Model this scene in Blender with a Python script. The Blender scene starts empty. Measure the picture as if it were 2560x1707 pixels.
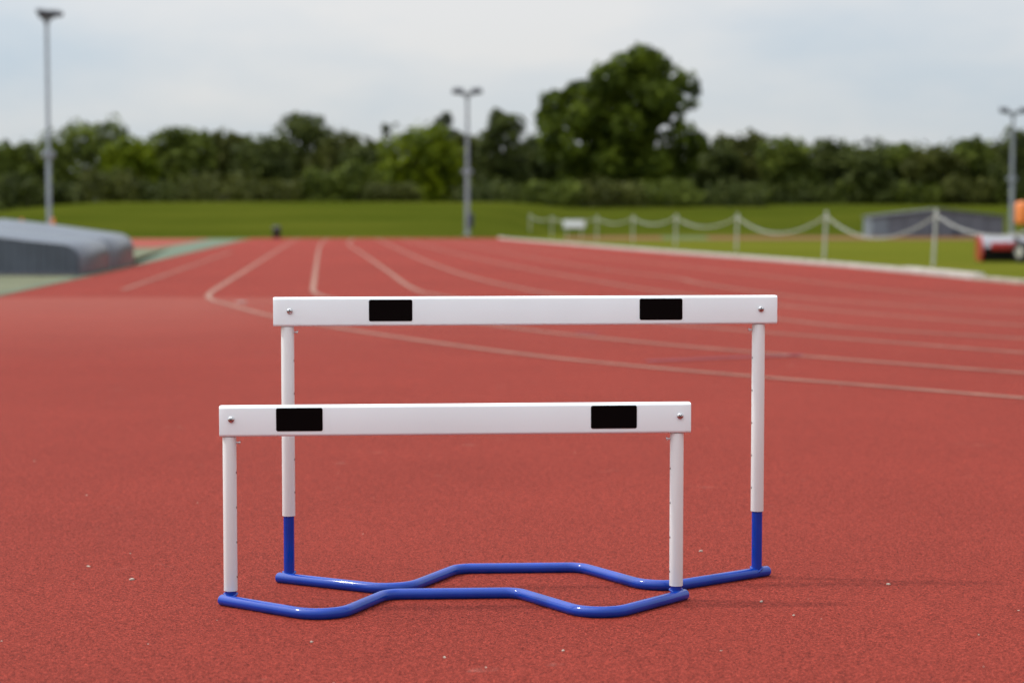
import bpy, bmesh, math, random
from mathutils import Vector, Matrix, noise as mnoise

random.seed(7)
S = bpy.context.scene
COL = S.collection
R = math.radians

# ------------------------------------------------------------------ camera
cam_d = bpy.data.cameras.new('camera')
cam = bpy.data.objects.new('camera', cam_d)
COL.objects.link(cam)
CAM_H = .845
PITCH = math.atan((853.5 - 552) / (70 / 36 * 2560))
cam.location = (0, 0, CAM_H)
cam.rotation_euler = (math.pi / 2 - PITCH, 0, 0)
cam_d.lens = 70
cam_d.sensor_width = 36
cam_d.clip_start = .05
cam_d.clip_end = 5000
cam_d.dof.use_dof = True
cam_d.dof.focus_distance = 4.42
cam_d.dof.aperture_fstop = 3.4
S.camera = cam

# ------------------------------------------------------------------ light
SUN_EL, SUN_AZ = R(52), R(171)          # azimuth counted from +X towards +Y
TO_SUN = Vector((math.cos(SUN_EL) * math.cos(SUN_AZ), math.cos(SUN_EL) * math.sin(SUN_AZ), math.sin(SUN_EL)))
sun_d = bpy.data.lights.new('sun', 'SUN')
sun_d.energy = 2.0
sun_d.angle = R(3)
sun_d.color = (1, .95, .88)
sun = bpy.data.objects.new('sun', sun_d)
COL.objects.link(sun)
sun.rotation_euler = (-TO_SUN).to_track_quat('-Z', 'Y').to_euler()
sun.location = (-20, 5, 30)

W = bpy.data.worlds.new('World')
S.world = W
W.use_nodes = True
wn, wl = W.node_tree.nodes, W.node_tree.links
wn.clear()


def N(nodes, t, **kw):
    n = nodes.new(t)
    for k, v in kw.items():
        if k == 'inp':
            for a, b in v.items():
                n.inputs[a].default_value = b
        else:
            setattr(n, k, v)
    return n


def mth(nodes, links, op, a, b=None, clamp=False):
    n = nodes.new('ShaderNodeMath')
    n.operation = op
    n.use_clamp = clamp
    for i, v in enumerate((a, b)):
        if v is None:
            continue
        if isinstance(v, (int, float)):
            n.inputs[i].default_value = v
        else:
            links.new(v, n.inputs[i])
    return n.outputs[0]


out = N(wn, 'ShaderNodeOutputWorld')
sky = N(wn, 'ShaderNodeTexSky', sky_type='NISHITA', sun_disc=False, sun_elevation=SUN_EL,
        sun_rotation=math.atan2(TO_SUN.x, TO_SUN.y) % (2 * math.pi))
bg_sky = N(wn, 'ShaderNodeBackground', inp={'Strength': .12})
wl.new(sky.outputs[0], bg_sky.inputs[0])
tc = N(wn, 'ShaderNodeTexCoord')
sep = N(wn, 'ShaderNodeSeparateXYZ')
wl.new(tc.outputs['Generated'], sep.inputs[0])
up = mth(wn, wl, 'MAXIMUM', sep.outputs[2], 0.0)
# overcast sky: brightens towards the zenith, and round the veiled sun
grad = mth(wn, wl, 'MULTIPLY_ADD', up, 1.05)
grad.node.inputs[2].default_value = .65
dot = N(wn, 'ShaderNodeVectorMath', operation='DOT_PRODUCT')
wl.new(tc.outputs['Generated'], dot.inputs[0])
dot.inputs[1].default_value = TO_SUN
au = mth(wn, wl, 'MAXIMUM', dot.outputs['Value'], 0.0)
au = mth(wn, wl, 'POWER', au, 4.0)
au = mth(wn, wl, 'MULTIPLY_ADD', au, 2.2)
au.node.inputs[2].default_value = 1.0
lum = mth(wn, wl, 'MULTIPLY', grad, au)
# soft cloud structure, flattened towards the horizon
mp = N(wn, 'ShaderNodeMapping')
mp.inputs['Scale'].default_value = (1.6, 1.6, 4.2)
mp.inputs['Location'].default_value = (.9, 2.2, .5)
wl.new(tc.outputs['Generated'], mp.inputs[0])
nz = N(wn, 'ShaderNodeTexNoise', inp={'Scale': 2.6, 'Detail': 6.0, 'Roughness': .5})
wl.new(mp.outputs[0], nz.inputs['Vector'])
cr = N(wn, 'ShaderNodeValToRGB')
e = cr.color_ramp.elements
e[0].position, e[0].color = .36, (.75, .865, .985, 1)
e[1].position, e[1].color = .62, (1.09, 1.075, 1.07, 1)
wl.new(nz.outputs['Fac'], cr.inputs[0])
bg_cl = N(wn, 'ShaderNodeBackground')
wl.new(cr.outputs[0], bg_cl.inputs[0])
wl.new(lum, bg_cl.inputs[1])
mx = N(wn, 'ShaderNodeMixShader')
mx.inputs[0].default_value = .86
wl.new(bg_sky.outputs[0], mx.inputs[1])
wl.new(bg_cl.outputs[0], mx.inputs[2])
wl.new(mx.outputs[0], out.inputs[0])

S.view_settings.view_transform = 'Standard'
S.view_settings.look = 'None'
S.view_settings.exposure = 0
S.view_settings.gamma = 1
S.view_settings.use_curve_mapping = False
S.render.engine = 'CYCLES'
S.cycles.use_denoising = True
S.cycles.max_bounces = 6
S.cycles.sample_clamp_indirect = 6


# ------------------------------------------------------------------ materials
def new_mat(name):
    m = bpy.data.materials.new(name)
    m.use_nodes = True
    b = m.node_tree.nodes['Principled BSDF']
    return m, m.node_tree.nodes, m.node_tree.links, b


def plain(name, col, rough=.5, metal=0., coat=0., spec=.5, var=.06, vscale=8., bump=0., bscale=200.):
    """base colour with a little procedural unevenness"""
    m, n, l, b = new_mat(name)
    t = N(n, 'ShaderNodeTexCoord')
    z = N(n, 'ShaderNodeTexNoise', inp={'Scale': vscale, 'Detail': 4.0})
    l.new(t.outputs['Object'], z.inputs['Vector'])
    c = N(n, 'ShaderNodeValToRGB')
    lo, hi = 1 - var, 1 + var
    c.color_ramp.elements[0].position = .3
    c.color_ramp.elements[1].position = .7
    c.color_ramp.elements[0].color = (col[0] * lo, col[1] * lo, col[2] * lo, 1)
    c.color_ramp.elements[1].color = (col[0] * hi, col[1] * hi, col[2] * hi, 1)
    l.new(z.outputs['Fac'], c.inputs[0])
    l.new(c.outputs[0], b.inputs['Base Color'])
    b.inputs['Roughness'].default_value = rough
    b.inputs['Metallic'].default_value = metal
    b.inputs['Coat Weight'].default_value = coat
    b.inputs['Coat Roughness'].default_value = .08
    b.inputs['Specular IOR Level'].default_value = spec
    if bump:
        z2 = N(n, 'ShaderNodeTexNoise', inp={'Scale': bscale, 'Detail': 3.0})
        l.new(t.outputs['Object'], z2.inputs['Vector'])
        bp = N(n, 'ShaderNodeBump', inp={'Strength': bump, 'Distance': .002})
        l.new(z2.outputs['Fac'], bp.inputs['Height'])
        l.new(bp.outputs[0], b.inputs['Normal'])
    return m


def track_mat(name, col, grain=1.0, spec=.04, scuff=.35):
    """poured rubber granules: fine grain, soft mottling, sparse pale scuffs"""
    m, n, l, b = new_mat(name)
    t = N(n, 'ShaderNodeTexCoord')
    v = N(n, 'ShaderNodeTexVoronoi', inp={'Scale': 300.0, 'Randomness': 1.0})
    l.new(t.outputs['Object'], v.inputs['Vector'])
    vs = N(n, 'ShaderNodeSeparateColor')
    l.new(v.outputs['Color'], vs.inputs[0])
    z1 = N(n, 'ShaderNodeTexNoise', inp={'Scale': 190.0, 'Detail': 2.0, 'Roughness': .6})
    l.new(t.outputs['Object'], z1.inputs['Vector'])
    z2 = N(n, 'ShaderNodeTexNoise', inp={'Scale': 1.3, 'Detail': 5.0, 'Roughness': .6})
    l.new(t.outputs['Object'], z2.inputs['Vector'])
    z3 = N(n, 'ShaderNodeTexNoise', inp={'Scale': .16, 'Detail': 3.0})
    l.new(t.outputs['Object'], z3.inputs['Vector'])
    a = mth(n, l, 'MULTIPLY_ADD', vs.outputs[0], 1.1 * grain)
    a.node.inputs[2].default_value = 1 - .55 * grain
    c = mth(n, l, 'MULTIPLY_ADD', z1.outputs['Fac'], 1.6 * grain)
    c.node.inputs[2].default_value = 1 - .8 * grain
    d = mth(n, l, 'MULTIPLY_ADD', z2.outputs['Fac'], .22)
    d.node.inputs[2].default_value = .89
    f = mth(n, l, 'MULTIPLY_ADD', z3.outputs['Fac'], .3)
    f.node.inputs[2].default_value = .85
    fac = mth(n, l, 'MULTIPLY', mth(n, l, 'MULTIPLY', a, c), mth(n, l, 'MULTIPLY', d, f))
    vm = N(n, 'ShaderNodeVectorMath', operation='SCALE')
    vm.inputs[0].default_value = col
    l.new(fac, vm.inputs['Scale'])
    # pale scuffs
    z4 = N(n, 'ShaderNodeTexNoise', inp={'Scale': 4.2, 'Detail': 7.0, 'Roughness': .66, 'Distortion': .6})
    l.new(t.outputs['Object'], z4.inputs['Vector'])
    rp = N(n, 'ShaderNodeMapRange', inp={'From Min': .655, 'From Max': .80, 'To Min': 0., 'To Max': scuff})
    l.new(z4.outputs['Fac'], rp.inputs[0])
    mxc = N(n, 'ShaderNodeMix', data_type='RGBA')
    l.new(rp.outputs[0], mxc.inputs['Factor'])
    l.new(vm.outputs[0], mxc.inputs['A'])
    mxc.inputs['B'].default_value = (.42, .27, .22, 1)
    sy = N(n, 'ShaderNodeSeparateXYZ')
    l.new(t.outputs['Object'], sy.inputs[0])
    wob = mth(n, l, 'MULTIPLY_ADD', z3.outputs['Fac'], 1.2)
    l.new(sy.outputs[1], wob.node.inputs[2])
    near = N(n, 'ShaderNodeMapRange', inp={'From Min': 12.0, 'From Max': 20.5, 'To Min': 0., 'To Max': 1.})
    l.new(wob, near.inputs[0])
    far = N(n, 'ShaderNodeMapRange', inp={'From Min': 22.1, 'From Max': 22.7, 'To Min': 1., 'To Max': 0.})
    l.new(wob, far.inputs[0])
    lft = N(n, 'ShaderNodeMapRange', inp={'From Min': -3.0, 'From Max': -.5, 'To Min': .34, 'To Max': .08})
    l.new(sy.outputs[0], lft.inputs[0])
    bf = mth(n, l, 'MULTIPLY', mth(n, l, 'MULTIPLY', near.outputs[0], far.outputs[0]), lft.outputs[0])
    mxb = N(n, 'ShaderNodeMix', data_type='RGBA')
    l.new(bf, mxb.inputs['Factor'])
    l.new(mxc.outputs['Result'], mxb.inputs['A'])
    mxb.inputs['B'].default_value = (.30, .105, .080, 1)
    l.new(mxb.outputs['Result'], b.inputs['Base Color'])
    b.inputs['Roughness'].default_value = .75
    b.inputs['Specular IOR Level'].default_value = spec
    hh = mth(n, l, 'ADD', v.outputs['Distance'], z1.outputs['Fac'])
    bp = N(n, 'ShaderNodeBump', inp={'Strength': .9 * grain, 'Distance': .003})
    l.new(hh, bp.inputs['Height'])
    l.new(bp.outputs[0], b.inputs['Normal'])
    return m


def grass_mat(name, c1, c2, c3):
    m, n, l, b = new_mat(name)
    t = N(n, 'ShaderNodeTexCoord')
    z = N(n, 'ShaderNodeTexNoise', inp={'Scale': .22, 'Detail': 6.0, 'Roughness': .66})
    mpg = N(n, 'ShaderNodeMapping')
    mpg.inputs['Scale'].default_value = (.3, 1, 1)
    l.new(t.outputs['Object'], mpg.inputs[0])
    l.new(mpg.outputs[0], z.inputs['Vector'])
    c = N(n, 'ShaderNodeValToRGB')
    c.color_ramp.elements[0].position = .36
    c.color_ramp.elements[1].position = .66
    c.color_ramp.elements[0].color = (*c1, 1)
    c.color_ramp.elements[1].color = (*c2, 1)
    l.new(z.outputs['Fac'], c.inputs[0])
    z2 = N(n, 'ShaderNodeTexNoise', inp={'Scale': 6.0, 'Detail': 6.0, 'Roughness': .75})
    l.new(t.outputs['Object'], z2.inputs['Vector'])
    rp = N(n, 'ShaderNodeMapRange', inp={'From Min': .42, 'From Max': .75, 'To Min': 0., 'To Max': .6})
    l.new(z2.outputs['Fac'], rp.inputs[0])
    mxc = N(n, 'ShaderNodeMix', data_type='RGBA')
    l.new(rp.outputs[0], mxc.inputs['Factor'])
    l.new(c.outputs[0], mxc.inputs['A'])
    mxc.inputs['B'].default_value = (*c3, 1)
    l.new(mxc.outputs['Result'], b.inputs['Base Color'])
    b.inputs['Roughness'].default_value = .9
    b.inputs['Specular IOR Level'].default_value = .0
    bp = N(n, 'ShaderNodeBump', inp={'Strength': .6, 'Distance': .05})
    z5 = N(n, 'ShaderNodeTexNoise', inp={'Scale': 25.0, 'Detail': 4.0})
    l.new(t.outputs['Object'], z5.inputs['Vector'])
    l.new(z5.outputs['Fac'], bp.inputs['Height'])
    l.new(bp.outputs[0], b.inputs['Normal'])
    return m


def leaf_mat(name, dark, light):
    m, n, l, b = new_mat(name)
    g = N(n, 'ShaderNodeNewGeometry')
    t = N(n, 'ShaderNodeTexCoord')
    z = N(n, 'ShaderNodeTexNoise', inp={'Scale': .55, 'Detail': 3.0})
    l.new(t.outputs['Object'], z.inputs['Vector'])
    a = mth(n, l, 'MULTIPLY_ADD', g.outputs['Random Per Island'], .34)
    a.node.inputs[2].default_value = -.17
    f = mth(n, l, 'ADD', a, z.outputs['Fac'], True)
    c = N(n, 'ShaderNodeValToRGB')
    c.color_ramp.elements[0].position = .28
    c.color_ramp.elements[1].position = .74
    c.color_ramp.elements[0].color = (*dark, 1)
    c.color_ramp.elements[1].color = (*light, 1)
    l.new(f, c.inputs[0])
    l.new(c.outputs[0], b.inputs['Base Color'])
    b.inputs['Roughness'].default_value = .6
    b.inputs['Specular IOR Level'].default_value = .08
    tr = N(n, 'ShaderNodeBsdfTranslucent')
    l.new(c.outputs[0], tr.inputs[0])
    mxs = N(n, 'ShaderNodeMixShader')
    mxs.inputs[0].default_value = .25
    l.new(b.outputs[0], mxs.inputs[1])
    l.new(tr.outputs[0], mxs.inputs[2])
    l.new(mxs.outputs[0], n['Material Output'].inputs[0])
    return m


M = {
    'track': track_mat('track_rubber', (.203, .031, .021)),
    'runway': track_mat('runway_rubber', (.24, .055, .04), .6),
    'olive': plain('olive_surface', (.115, .12, .072), .9, var=.18, vscale=1.2, spec=.1),
    'sage': plain('sage_surface', (.105, .135, .095), .9, var=.15, vscale=1.5, spec=.1),
    'field_runway': plain('worn_field_runway', (.135, .062, .030), .9, var=.25, vscale=1.5, spec=.05),
    'field_sage': plain('field_sage', (.082, .105, .045), .9, var=.15, vscale=1.5, spec=.05),
    'line': plain('lane_paint', (.235, .125, .092), .8, var=.25, vscale=5, spec=.15),
    'blue_line': plain('blue_lane_paint', (.17, .06, .085), .8, var=.2, vscale=9, spec=.15),
    'white': plain('white_plastic', (.80, .865, .875), .33, var=.03, vscale=3.5, spec=.45),
    'post': plain('white_powder_coat', (.735, .765, .75), .36, var=.02, vscale=10, spec=.45, bump=.05, bscale=500),
    'blue': plain('blue_enamel', (.002, .036, .29), .11, coat=0., var=.09, vscale=14, spec=.42),
    'black': plain('black_panel', (.003, .0018, .0018), .5, var=.1, vscale=20, spec=.03),
    'steel': plain('bright_steel', (.62, .60, .60), .22, metal=1., var=.1, vscale=300),
    'dark_gap': plain('dark_recess', (.02, .018, .018), .7),
    'galv': plain('galvanised_steel', (.26, .28, .31), .45, metal=.35, var=.12, vscale=2),
    'lamp': plain('lamp_housing', (.03, .033, .042), .5, var=.1),
    'glass': plain('lamp_glass', (.25, .27, .3), .12, var=.05),
    'box': plain('dark_blue_box', (.02, .025, .05), .5),
    'cover': plain('grey_cover_sheet', (.058, .068, .088), .34, var=.16, vscale=2.5, spec=.5, bump=.15, bscale=9),
    'cover_end': plain('grey_cover_end', (.062, .058, .066), .38, var=.16, vscale=2.5, spec=.5, bump=.15, bscale=9),
    'cover2': plain('slate_cover_sheet', (.098, .104, .125), .5, var=.12, vscale=1.6),
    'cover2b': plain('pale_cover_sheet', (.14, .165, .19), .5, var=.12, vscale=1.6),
    'kerb': plain('worn_white_kerb', (.36, .335, .295), .7, var=.14, vscale=3, bump=.3, bscale=40),
    'concrete': plain('concrete_edging', (.25, .215, .165), .85, var=.2, vscale=4, bump=.3, bscale=60),
    'fence': plain('fence_plastic', (.37, .37, .335), .6, var=.08, vscale=6),
    'red': plain('red_paint', (.30, .014, .016), .3, coat=.3, var=.12),
    'silver': plain('silver_panel', (.27, .27, .29), .4, metal=.2, var=.1),
    'rubber': plain('black_rubber', (.009, .009, .009), .8),
    'cream': plain('cream_wheel', (.40, .385, .32), .6),
    'orange': plain('orange_plastic', (.56, .15, .02), .5, var=.1),
    'bin': plain('black_bin_plastic', (.012, .014, .02), .5),
    'bark': plain('bark', (.05, .04, .03), .9, var=.3, vscale=5),
    'grit': plain('pale_grit', (.36, .30, .24), .8, var=.3, vscale=120),
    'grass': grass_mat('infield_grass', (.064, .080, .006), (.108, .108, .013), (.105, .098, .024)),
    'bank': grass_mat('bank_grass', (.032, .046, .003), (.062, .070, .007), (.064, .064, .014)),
    'leaf_dark': leaf_mat('leaf_dark', (0.0228, 0.0323, 0.0076), (0.0950, 0.1140, 0.0247)),
    'leaf_mid': leaf_mat('leaf_mid', (0.0340, 0.0491, 0.0076), (0.1361, 0.1663, 0.0227)),
    'leaf_olive': leaf_mat('leaf_olive', (.034, .041, .008), (.100, .108, .021)),
    'leaf_lime': leaf_mat('leaf_lime', (0.0505, 0.0751, 0.0029), (0.1704, 0.2094, 0.0057)),
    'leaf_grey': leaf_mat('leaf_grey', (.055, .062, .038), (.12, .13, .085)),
    'leaf_big': leaf_mat('leaf_big', (0.0216, 0.0354, 0.0046), (0.1109, 0.1463, 0.0108)),
    'blossom': leaf_mat('blossom', (.12, .14, .05), (.28, .28, .12)),
}


# ------------------------------------------------------------------ helpers
def link(name, me, mat, parent=None):
    o = bpy.data.objects.new(name, me)
    COL.objects.link(o)
    if mat is not None and not me.materials:
        me.materials.append(M[mat])
    if parent is not None:
        o.parent = parent
    return o


def from_bm(name, bm, mat, parent=None, smooth=True, angle=40):
    me = bpy.data.meshes.new(name)
    bmesh.ops.recalc_face_normals(bm, faces=bm.faces)
    if smooth:
        for f in bm.faces:
            f.smooth = True
        for ed in bm.edges:
            if len(ed.link_faces) == 2 and ed.calc_face_angle(0) > R(angle):
                ed.smooth = False
    bm.to_mesh(me)
    bm.free()
    return link(name, me, mat, parent)


def tag(o, label, cat, group=None):
    o['label'] = label
    o['category'] = cat
    if group:
        o['group'] = group
    return o


def thing(name, label, cat, loc=(0, 0, 0), rz=0., group=None):
    o = bpy.data.objects.new(name, None)
    o.empty_display_size = .1
    COL.objects.link(o)
    o.location = loc
    o.rotation_euler = (0, 0, rz)
    return tag(o, label, cat, group)


def add_box(bm, lo, hi, bevel=0., seg=2, mtx=None):
    c = [(lo[i] + hi[i]) / 2 for i in range(3)]
    s = [hi[i] - lo[i] for i in range(3)]
    g = bmesh.ops.create_cube(bm, size=1.0, matrix=Matrix.Translation(c) @ Matrix.Diagonal((*s, 1)))
    vs = g['verts']
    if bevel:
        es = list({ed for v in vs for ed in v.link_edges})
        r = bmesh.ops.bevel(bm, geom=es, offset=bevel, segments=seg, affect='EDGES', profile=.5)
        vs = list({v for f in r['faces'] for v in f.verts} | {v for v in vs if v.is_valid})
    if mtx is not None:
        bmesh.ops.transform(bm, matrix=mtx, verts=[v for v in vs if v.is_valid])
    return vs


def add_tube(bm, pts, r, sides=20, cap=True, round_cap=False):
    """tube along a polyline; r a number or a list"""
    pts = [Vector(p) for p in pts]
    rs = [r] * len(pts) if isinstance(r, (int, float)) else list(r)
    if round_cap:
        a, b = (pts[0] - pts[1]).normalized(), (pts[-1] - pts[-2]).normalized()
        r0, r1 = rs[0], rs[-1]
        st = [pts[0] + a * r0 * math.sin(t) * .6 for t in (1.2, .8, .4)]
        en = [pts[-1] + b * r1 * math.sin(t) * .6 for t in (.4, .8, 1.2)]
        rs = [r0 * math.cos(t) for t in (1.2, .8, .4)] + rs + [r1 * math.cos(t) for t in (.4, .8, 1.2)]
        pts = st + pts + en
    d = (pts[1] - pts[0]).normalized()
    ref = Vector((0, 0, 1)) if abs(d.z) < .9 else Vector((1, 0, 0))
    u = d.cross(ref).normalized()
    rings = []
    for i, p in enumerate(pts):
        if i == 0:
            t = pts[1] - pts[0]
        elif i == len(pts) - 1:
            t = pts[-1] - pts[-2]
        else:
            t = (pts[i + 1] - p).normalized() + (p - pts[i - 1]).normalized()
        t = t.normalized()
        u = (u - t * u.dot(t)).normalized()
        w = t.cross(u)
        rings.append([bm.verts.new(p + (u * math.cos(2 * math.pi * k / sides) + w * math.sin(2 * math.pi * k / sides)) * rs[i])
                      for k in range(sides)])
    for a, b in zip(rings, rings[1:]):
        for k in range(sides):
            bm.faces.new((a[k], a[(k + 1) % sides], b[(k + 1) % sides], b[k]))
    if cap:
        bm.faces.new(rings[0][::-1])
        bm.faces.new(rings[-1])


def add_lathe(bm, prof, sides=28, mtx=None):
    rings = []
    for r, z in prof:
        rings.append([bm.verts.new((r * math.cos(2 * math.pi * k / sides), r * math.sin(2 * math.pi * k / sides), z))
                      for k in range(sides)])
    for a, b in zip(rings, rings[1:]):
        for k in range(sides):
            bm.faces.new((a[k], a[(k + 1) % sides], b[(k + 1) % sides], b[k]))
    bm.faces.new(rings[0][::-1])
    bm.faces.new(rings[-1])
    if mtx is not None:
        bmesh.ops.transform(bm, matrix=mtx, verts=[v for rg in rings for v in rg])


def fillet(pts, r, n=9):
    """round the inner corners of a 2D polyline"""
    res = [Vector(pts[0])]
    for i in range(1, len(pts) - 1):
        p, a, b = Vector(pts[i]), Vector(pts[i - 1]), Vector(pts[i + 1])
        da, db = (a - p).normalized(), (b - p).normalized()
        ang = da.angle(db)
        rr = r[i - 1] if isinstance(r, (list, tuple)) else r
        L = min(rr / math.tan(ang / 2), (a - p).length * .49, (b - p).length * .49)
        rr = L * math.tan(ang / 2)
        bis = (da + db).normalized()
        c = p + bis * (rr / math.sin(ang / 2))
        s, e2 = p + da * L, p + db * L
        va, vb = s - c, e2 - c
        tot = va.angle(vb)
        ax = va.cross(vb).normalized()
        for k in range(n + 1):
            res.append(c + Matrix.Rotation(tot * k / n, 3, ax) @ va)
    res.append(Vector(pts[-1]))
    return res


def chaikin(pts, it=3):
    pts = [Vector((*p, 0)) if len(p) == 2 else Vector(p) for p in pts]
    for _ in range(it):
        q = [pts[0]]
        for a, b in zip(pts, pts[1:]):
            q += [a * .75 + b * .25, a * .25 + b * .75]
        q.append(pts[-1])
        pts = q
    return pts


def sheet(name, poly, z, mat, kind='structure'):
    bm = bmesh.new()
    bm.faces.new([bm.verts.new((x, y, z)) for x, y in poly])
    bmesh.ops.triangulate(bm, faces=bm.faces)
    o = from_bm(name, bm, mat, smooth=False)
    if o.data.polygons[0].normal.z < 0:
        o.data.flip_normals()
    if kind:
        o['kind'] = kind
    return o


def strip(bm, pts, w, z):
    pts = [Vector((p[0], p[1], 0)) for p in pts]
    prev = None
    for i, p in enumerate(pts):
        t = (pts[min(i + 1, len(pts) - 1)] - pts[max(i - 1, 0)]).normalized()
        n = Vector((-t.y, t.x, 0)) * w / 2
        cur = (bm.verts.new((p.x + n.x, p.y + n.y, z)), bm.verts.new((p.x - n.x, p.y - n.y, z)))
        if prev:
            bm.faces.new((prev[1], cur[1], cur[0], prev[0]))
        prev = cur


# ------------------------------------------------------------------ ground and track
EDGE = [(-1.0, -30), (-5.25, 17.0), (-5.70, 22.17), (-6.28, 29.0), (-6.95, 36.3), (-8.47, 52.7), (-11.29, 82.7), (-12.6, 96.5)]
KERB = [(-.62, 96.5), (-.32, 90.0), (1.80, 72.0), (3.82, 54.1), (5.95, 38.3), (6.42, 32.4)]
KERB2 = [(6.40, 32.45), (6.64, 28.4)]
KERB3 = [(6.64, 28.35), (6.85, 26.2), (7.6, 22.6), (9.6, 18.8), (13, 15.6), (22, 11)]

sheet('ground', [(-900, -300), (900, -300), (900, 1500), (-900, 1500)], 0, 'grass')
track = sheet('running_track', EDGE + KERB + KERB2[1:] + KERB3[1:] + [(60, 6), (60, -30)], .006, 'track')
sheet('olive_apron', [(-5.28, 17.0), (-5.73, 22.2), (-6.31, 29.0), (-6.98, 36.3), (-8.50, 52.7), (-11.32, 82.7), (-11.9, 90), (-30, 90), (-30, 17)], .004, 'olive')
sheet('sage_strip', [(-5.30, 17.0), (-5.75, 22.2), (-6.33, 29.0), (-7.0, 36.3), (-8.52, 52.7), (-11.34, 82.7), (-11.95, 91),
                     (-14.0, 91), (-11.9, 73), (-10.6, 62.0), (-8.75, 49.0), (-7.22, 38), (-6.45, 29.0), (-5.85, 22.2), (-5.38, 17)], .009, 'sage')
sheet('side_runway', [(-11.2, 62.5), (-13.9, 92.5), (-24, 92.5), (-16.5, 62.5)], .012, 'runway')
sheet('field_runway', [(2.2, 88), (24.0, 88), (27.5, 108), (3.0, 108)], .006, 'field_runway')
sheet('field_landing_strip', [(6.8, 89.5), (8.9, 89.5), (10.4, 107.5), (8.0, 107.5)], .010, 'field_sage')

LINES = [
    [(-10.2, 95.5), (-8.54, 76.7), (-5.607, 45.34), (-4.342, 31.93), (-3.75, 25.6), (-3.60, 24.0), (-3.49, 22.95), (-3.38, 22.1), (-3.24, 21.35), (-3.08, 20.7), (-2.88, 20.05), (-2.60, 19.1), (-2.164, 17.6), (-1.39, 15.6), (-.53, 13.66),
     (.198, 12.23), (.805, 11.33), (1.30, 10.70), (1.83, 10.1), (2.42, 9.39), (4.2, 7.3)],
    [(-8.8, 95.5), (-7.03, 72.7), (-3.515, 35.7), (-2.624, 26.33), (-2.47, 24.7), (-2.37, 23.7), (-2.24, 22.8), (-2.07, 22.0), (-1.848, 21.2), (-1.5, 20.0), (-.09, 15.66), (.963, 13.56), (1.70, 12.47), (2.34, 11.57), (2.82, 10.94), (4.8, 8.4)],
    [(-7.6, 95.5), (-6.04, 72.7), (-4.07, 53.4), (-2.0, 32.5), (-1.25, 24.6), (-.88, 22.4), (.25, 19.0), (1.25, 16.2), (1.535, 15.6), (2.10, 14.6), (2.51, 13.9), (3.255, 12.6), (5.3, 9.5)],
    [(-6.5, 95.5), (-3.35, 58.6), (-.95, 32), (.214, 23.7), (1.2, 19.8), (2.29, 17.0), (2.62, 15.6), (3.68, 14.1), (5.9, 10.7)],
    [(-5.3, 95.5), (-.98, 45.3), (1.37, 25.7), (2.3, 21.0), (2.99, 18.5), (4.05, 15.8), (6.4, 12.0)],
    [(-4.0, 95.5), (-.3, 54), (1.40, 35.1), (2.47, 29.2), (2.47, 27.0), (3.01, 22.3), (3.72, 20.0), (4.65, 18.0), (7.2, 13.6)],
    [(-2.8, 95.5), (1.0, 54), (3.67, 32.9), (4.4, 24.4), (5.2, 20.9), (7.9, 15.3)],
]
for i, L in enumerate(LINES):
    bm = bmesh.new()
    strip(bm, chaikin(L, 3), .065, .010)
    o = from_bm('lane_line', bm, 'line', smooth=False)
    o['kind'] = 'structure'
for L, w, mat, nm in (([(-7.6, 54.0), (-5.99, 37.3), (-4.70, 24.0)], .05, 'line', 'lane_line'),
                      ([(-3.1, 20.55), (2.0, 20.9)], .06, 'line', 'start_line'),
                      ([(.80, 11.83), (1.82, 12.39)], .05, 'blue_line', 'start_line'),
                      ([(.48, 14.85), (.64, 14.70)], .05, 'blue_line', 'start_line')):
    bm = bmesh.new()
    strip(bm, L, w, .0135)
    o = from_bm(nm, bm, mat, smooth=False)
    o['kind'] = 'structure'
bm = bmesh.new()
add_lathe(bm, [(.055, .0), (.055, .0175)], 20, Matrix.Translation((-2.78, 20.45, 0)))
o = from_bm('start_dot', bm, 'kerb', smooth=False)
o['kind'] = 'structure'


# grass bank
def sm(a, b, x):
    t = min(1, max(0, (x - a) / (b - a)))
    return t * t * (3 - 2 * t)


def bank_h(x, y):
    foot = 97 + 18 * sm(-1.5, 4, x)
    amp = 2.07 * (.55 + .45 * sm(-37, -25, x)) - .10 * sm(15, 45, x)
    t = min(1, max(0, (y - foot) / 32))
    # a rounded bank: steep at the foot, easing to the crest
    h = amp * (1.0 - (1 - t) ** 1.7)
    return -.02 + h + .04 * mnoise.noise((x * .12, y * .12, 0)) * t


bm = bmesh.new()
nx, ny = 150, 90
grid = []
for j in range(ny + 1):
    y = 95 + (235 - 95) * (j / ny) ** 1.4
    grid.append([bm.verts.new((x, y, bank_h(x, y))) for x in [-150 + 300 * i / nx for i in range(nx + 1)]])
for j in range(ny):
    for i in range(nx):
        bm.faces.new((grid[j][i], grid[j][i + 1], grid[j + 1][i + 1], grid[j + 1][i]))
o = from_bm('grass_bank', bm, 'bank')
o['kind'] = 'structure'


# ------------------------------------------------------------------ kerb
def kerb_section(p, q, w, h, mat, parent, n0=1):
    bm = bmesh.new()
    p, q = Vector((*p, 0)), Vector((*q, 0))
    L = (q - p).length
    t = (q - p).normalized()
    mtx = Matrix.Translation(p) @ Matrix.Rotation(math.atan2(t.y, t.x), 4, 'Z')
    add_box(bm, (.006, -w / 2, -.05), (L - .006, w / 2, h), .012, 2, mtx)
    return from_bm('kerb_section' if mat == 'kerb' else 'edging_stone', bm, mat, parent)


def walk(pts, step):
    pts = [Vector(p) for p in pts]
    res = [pts[0]]
    for a, b in zip(pts, pts[1:]):
        n = max(1, round((b - a).length / step))
        res += [a.lerp(b, k / n) for k in range(1, n + 1)]
    return res


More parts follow.
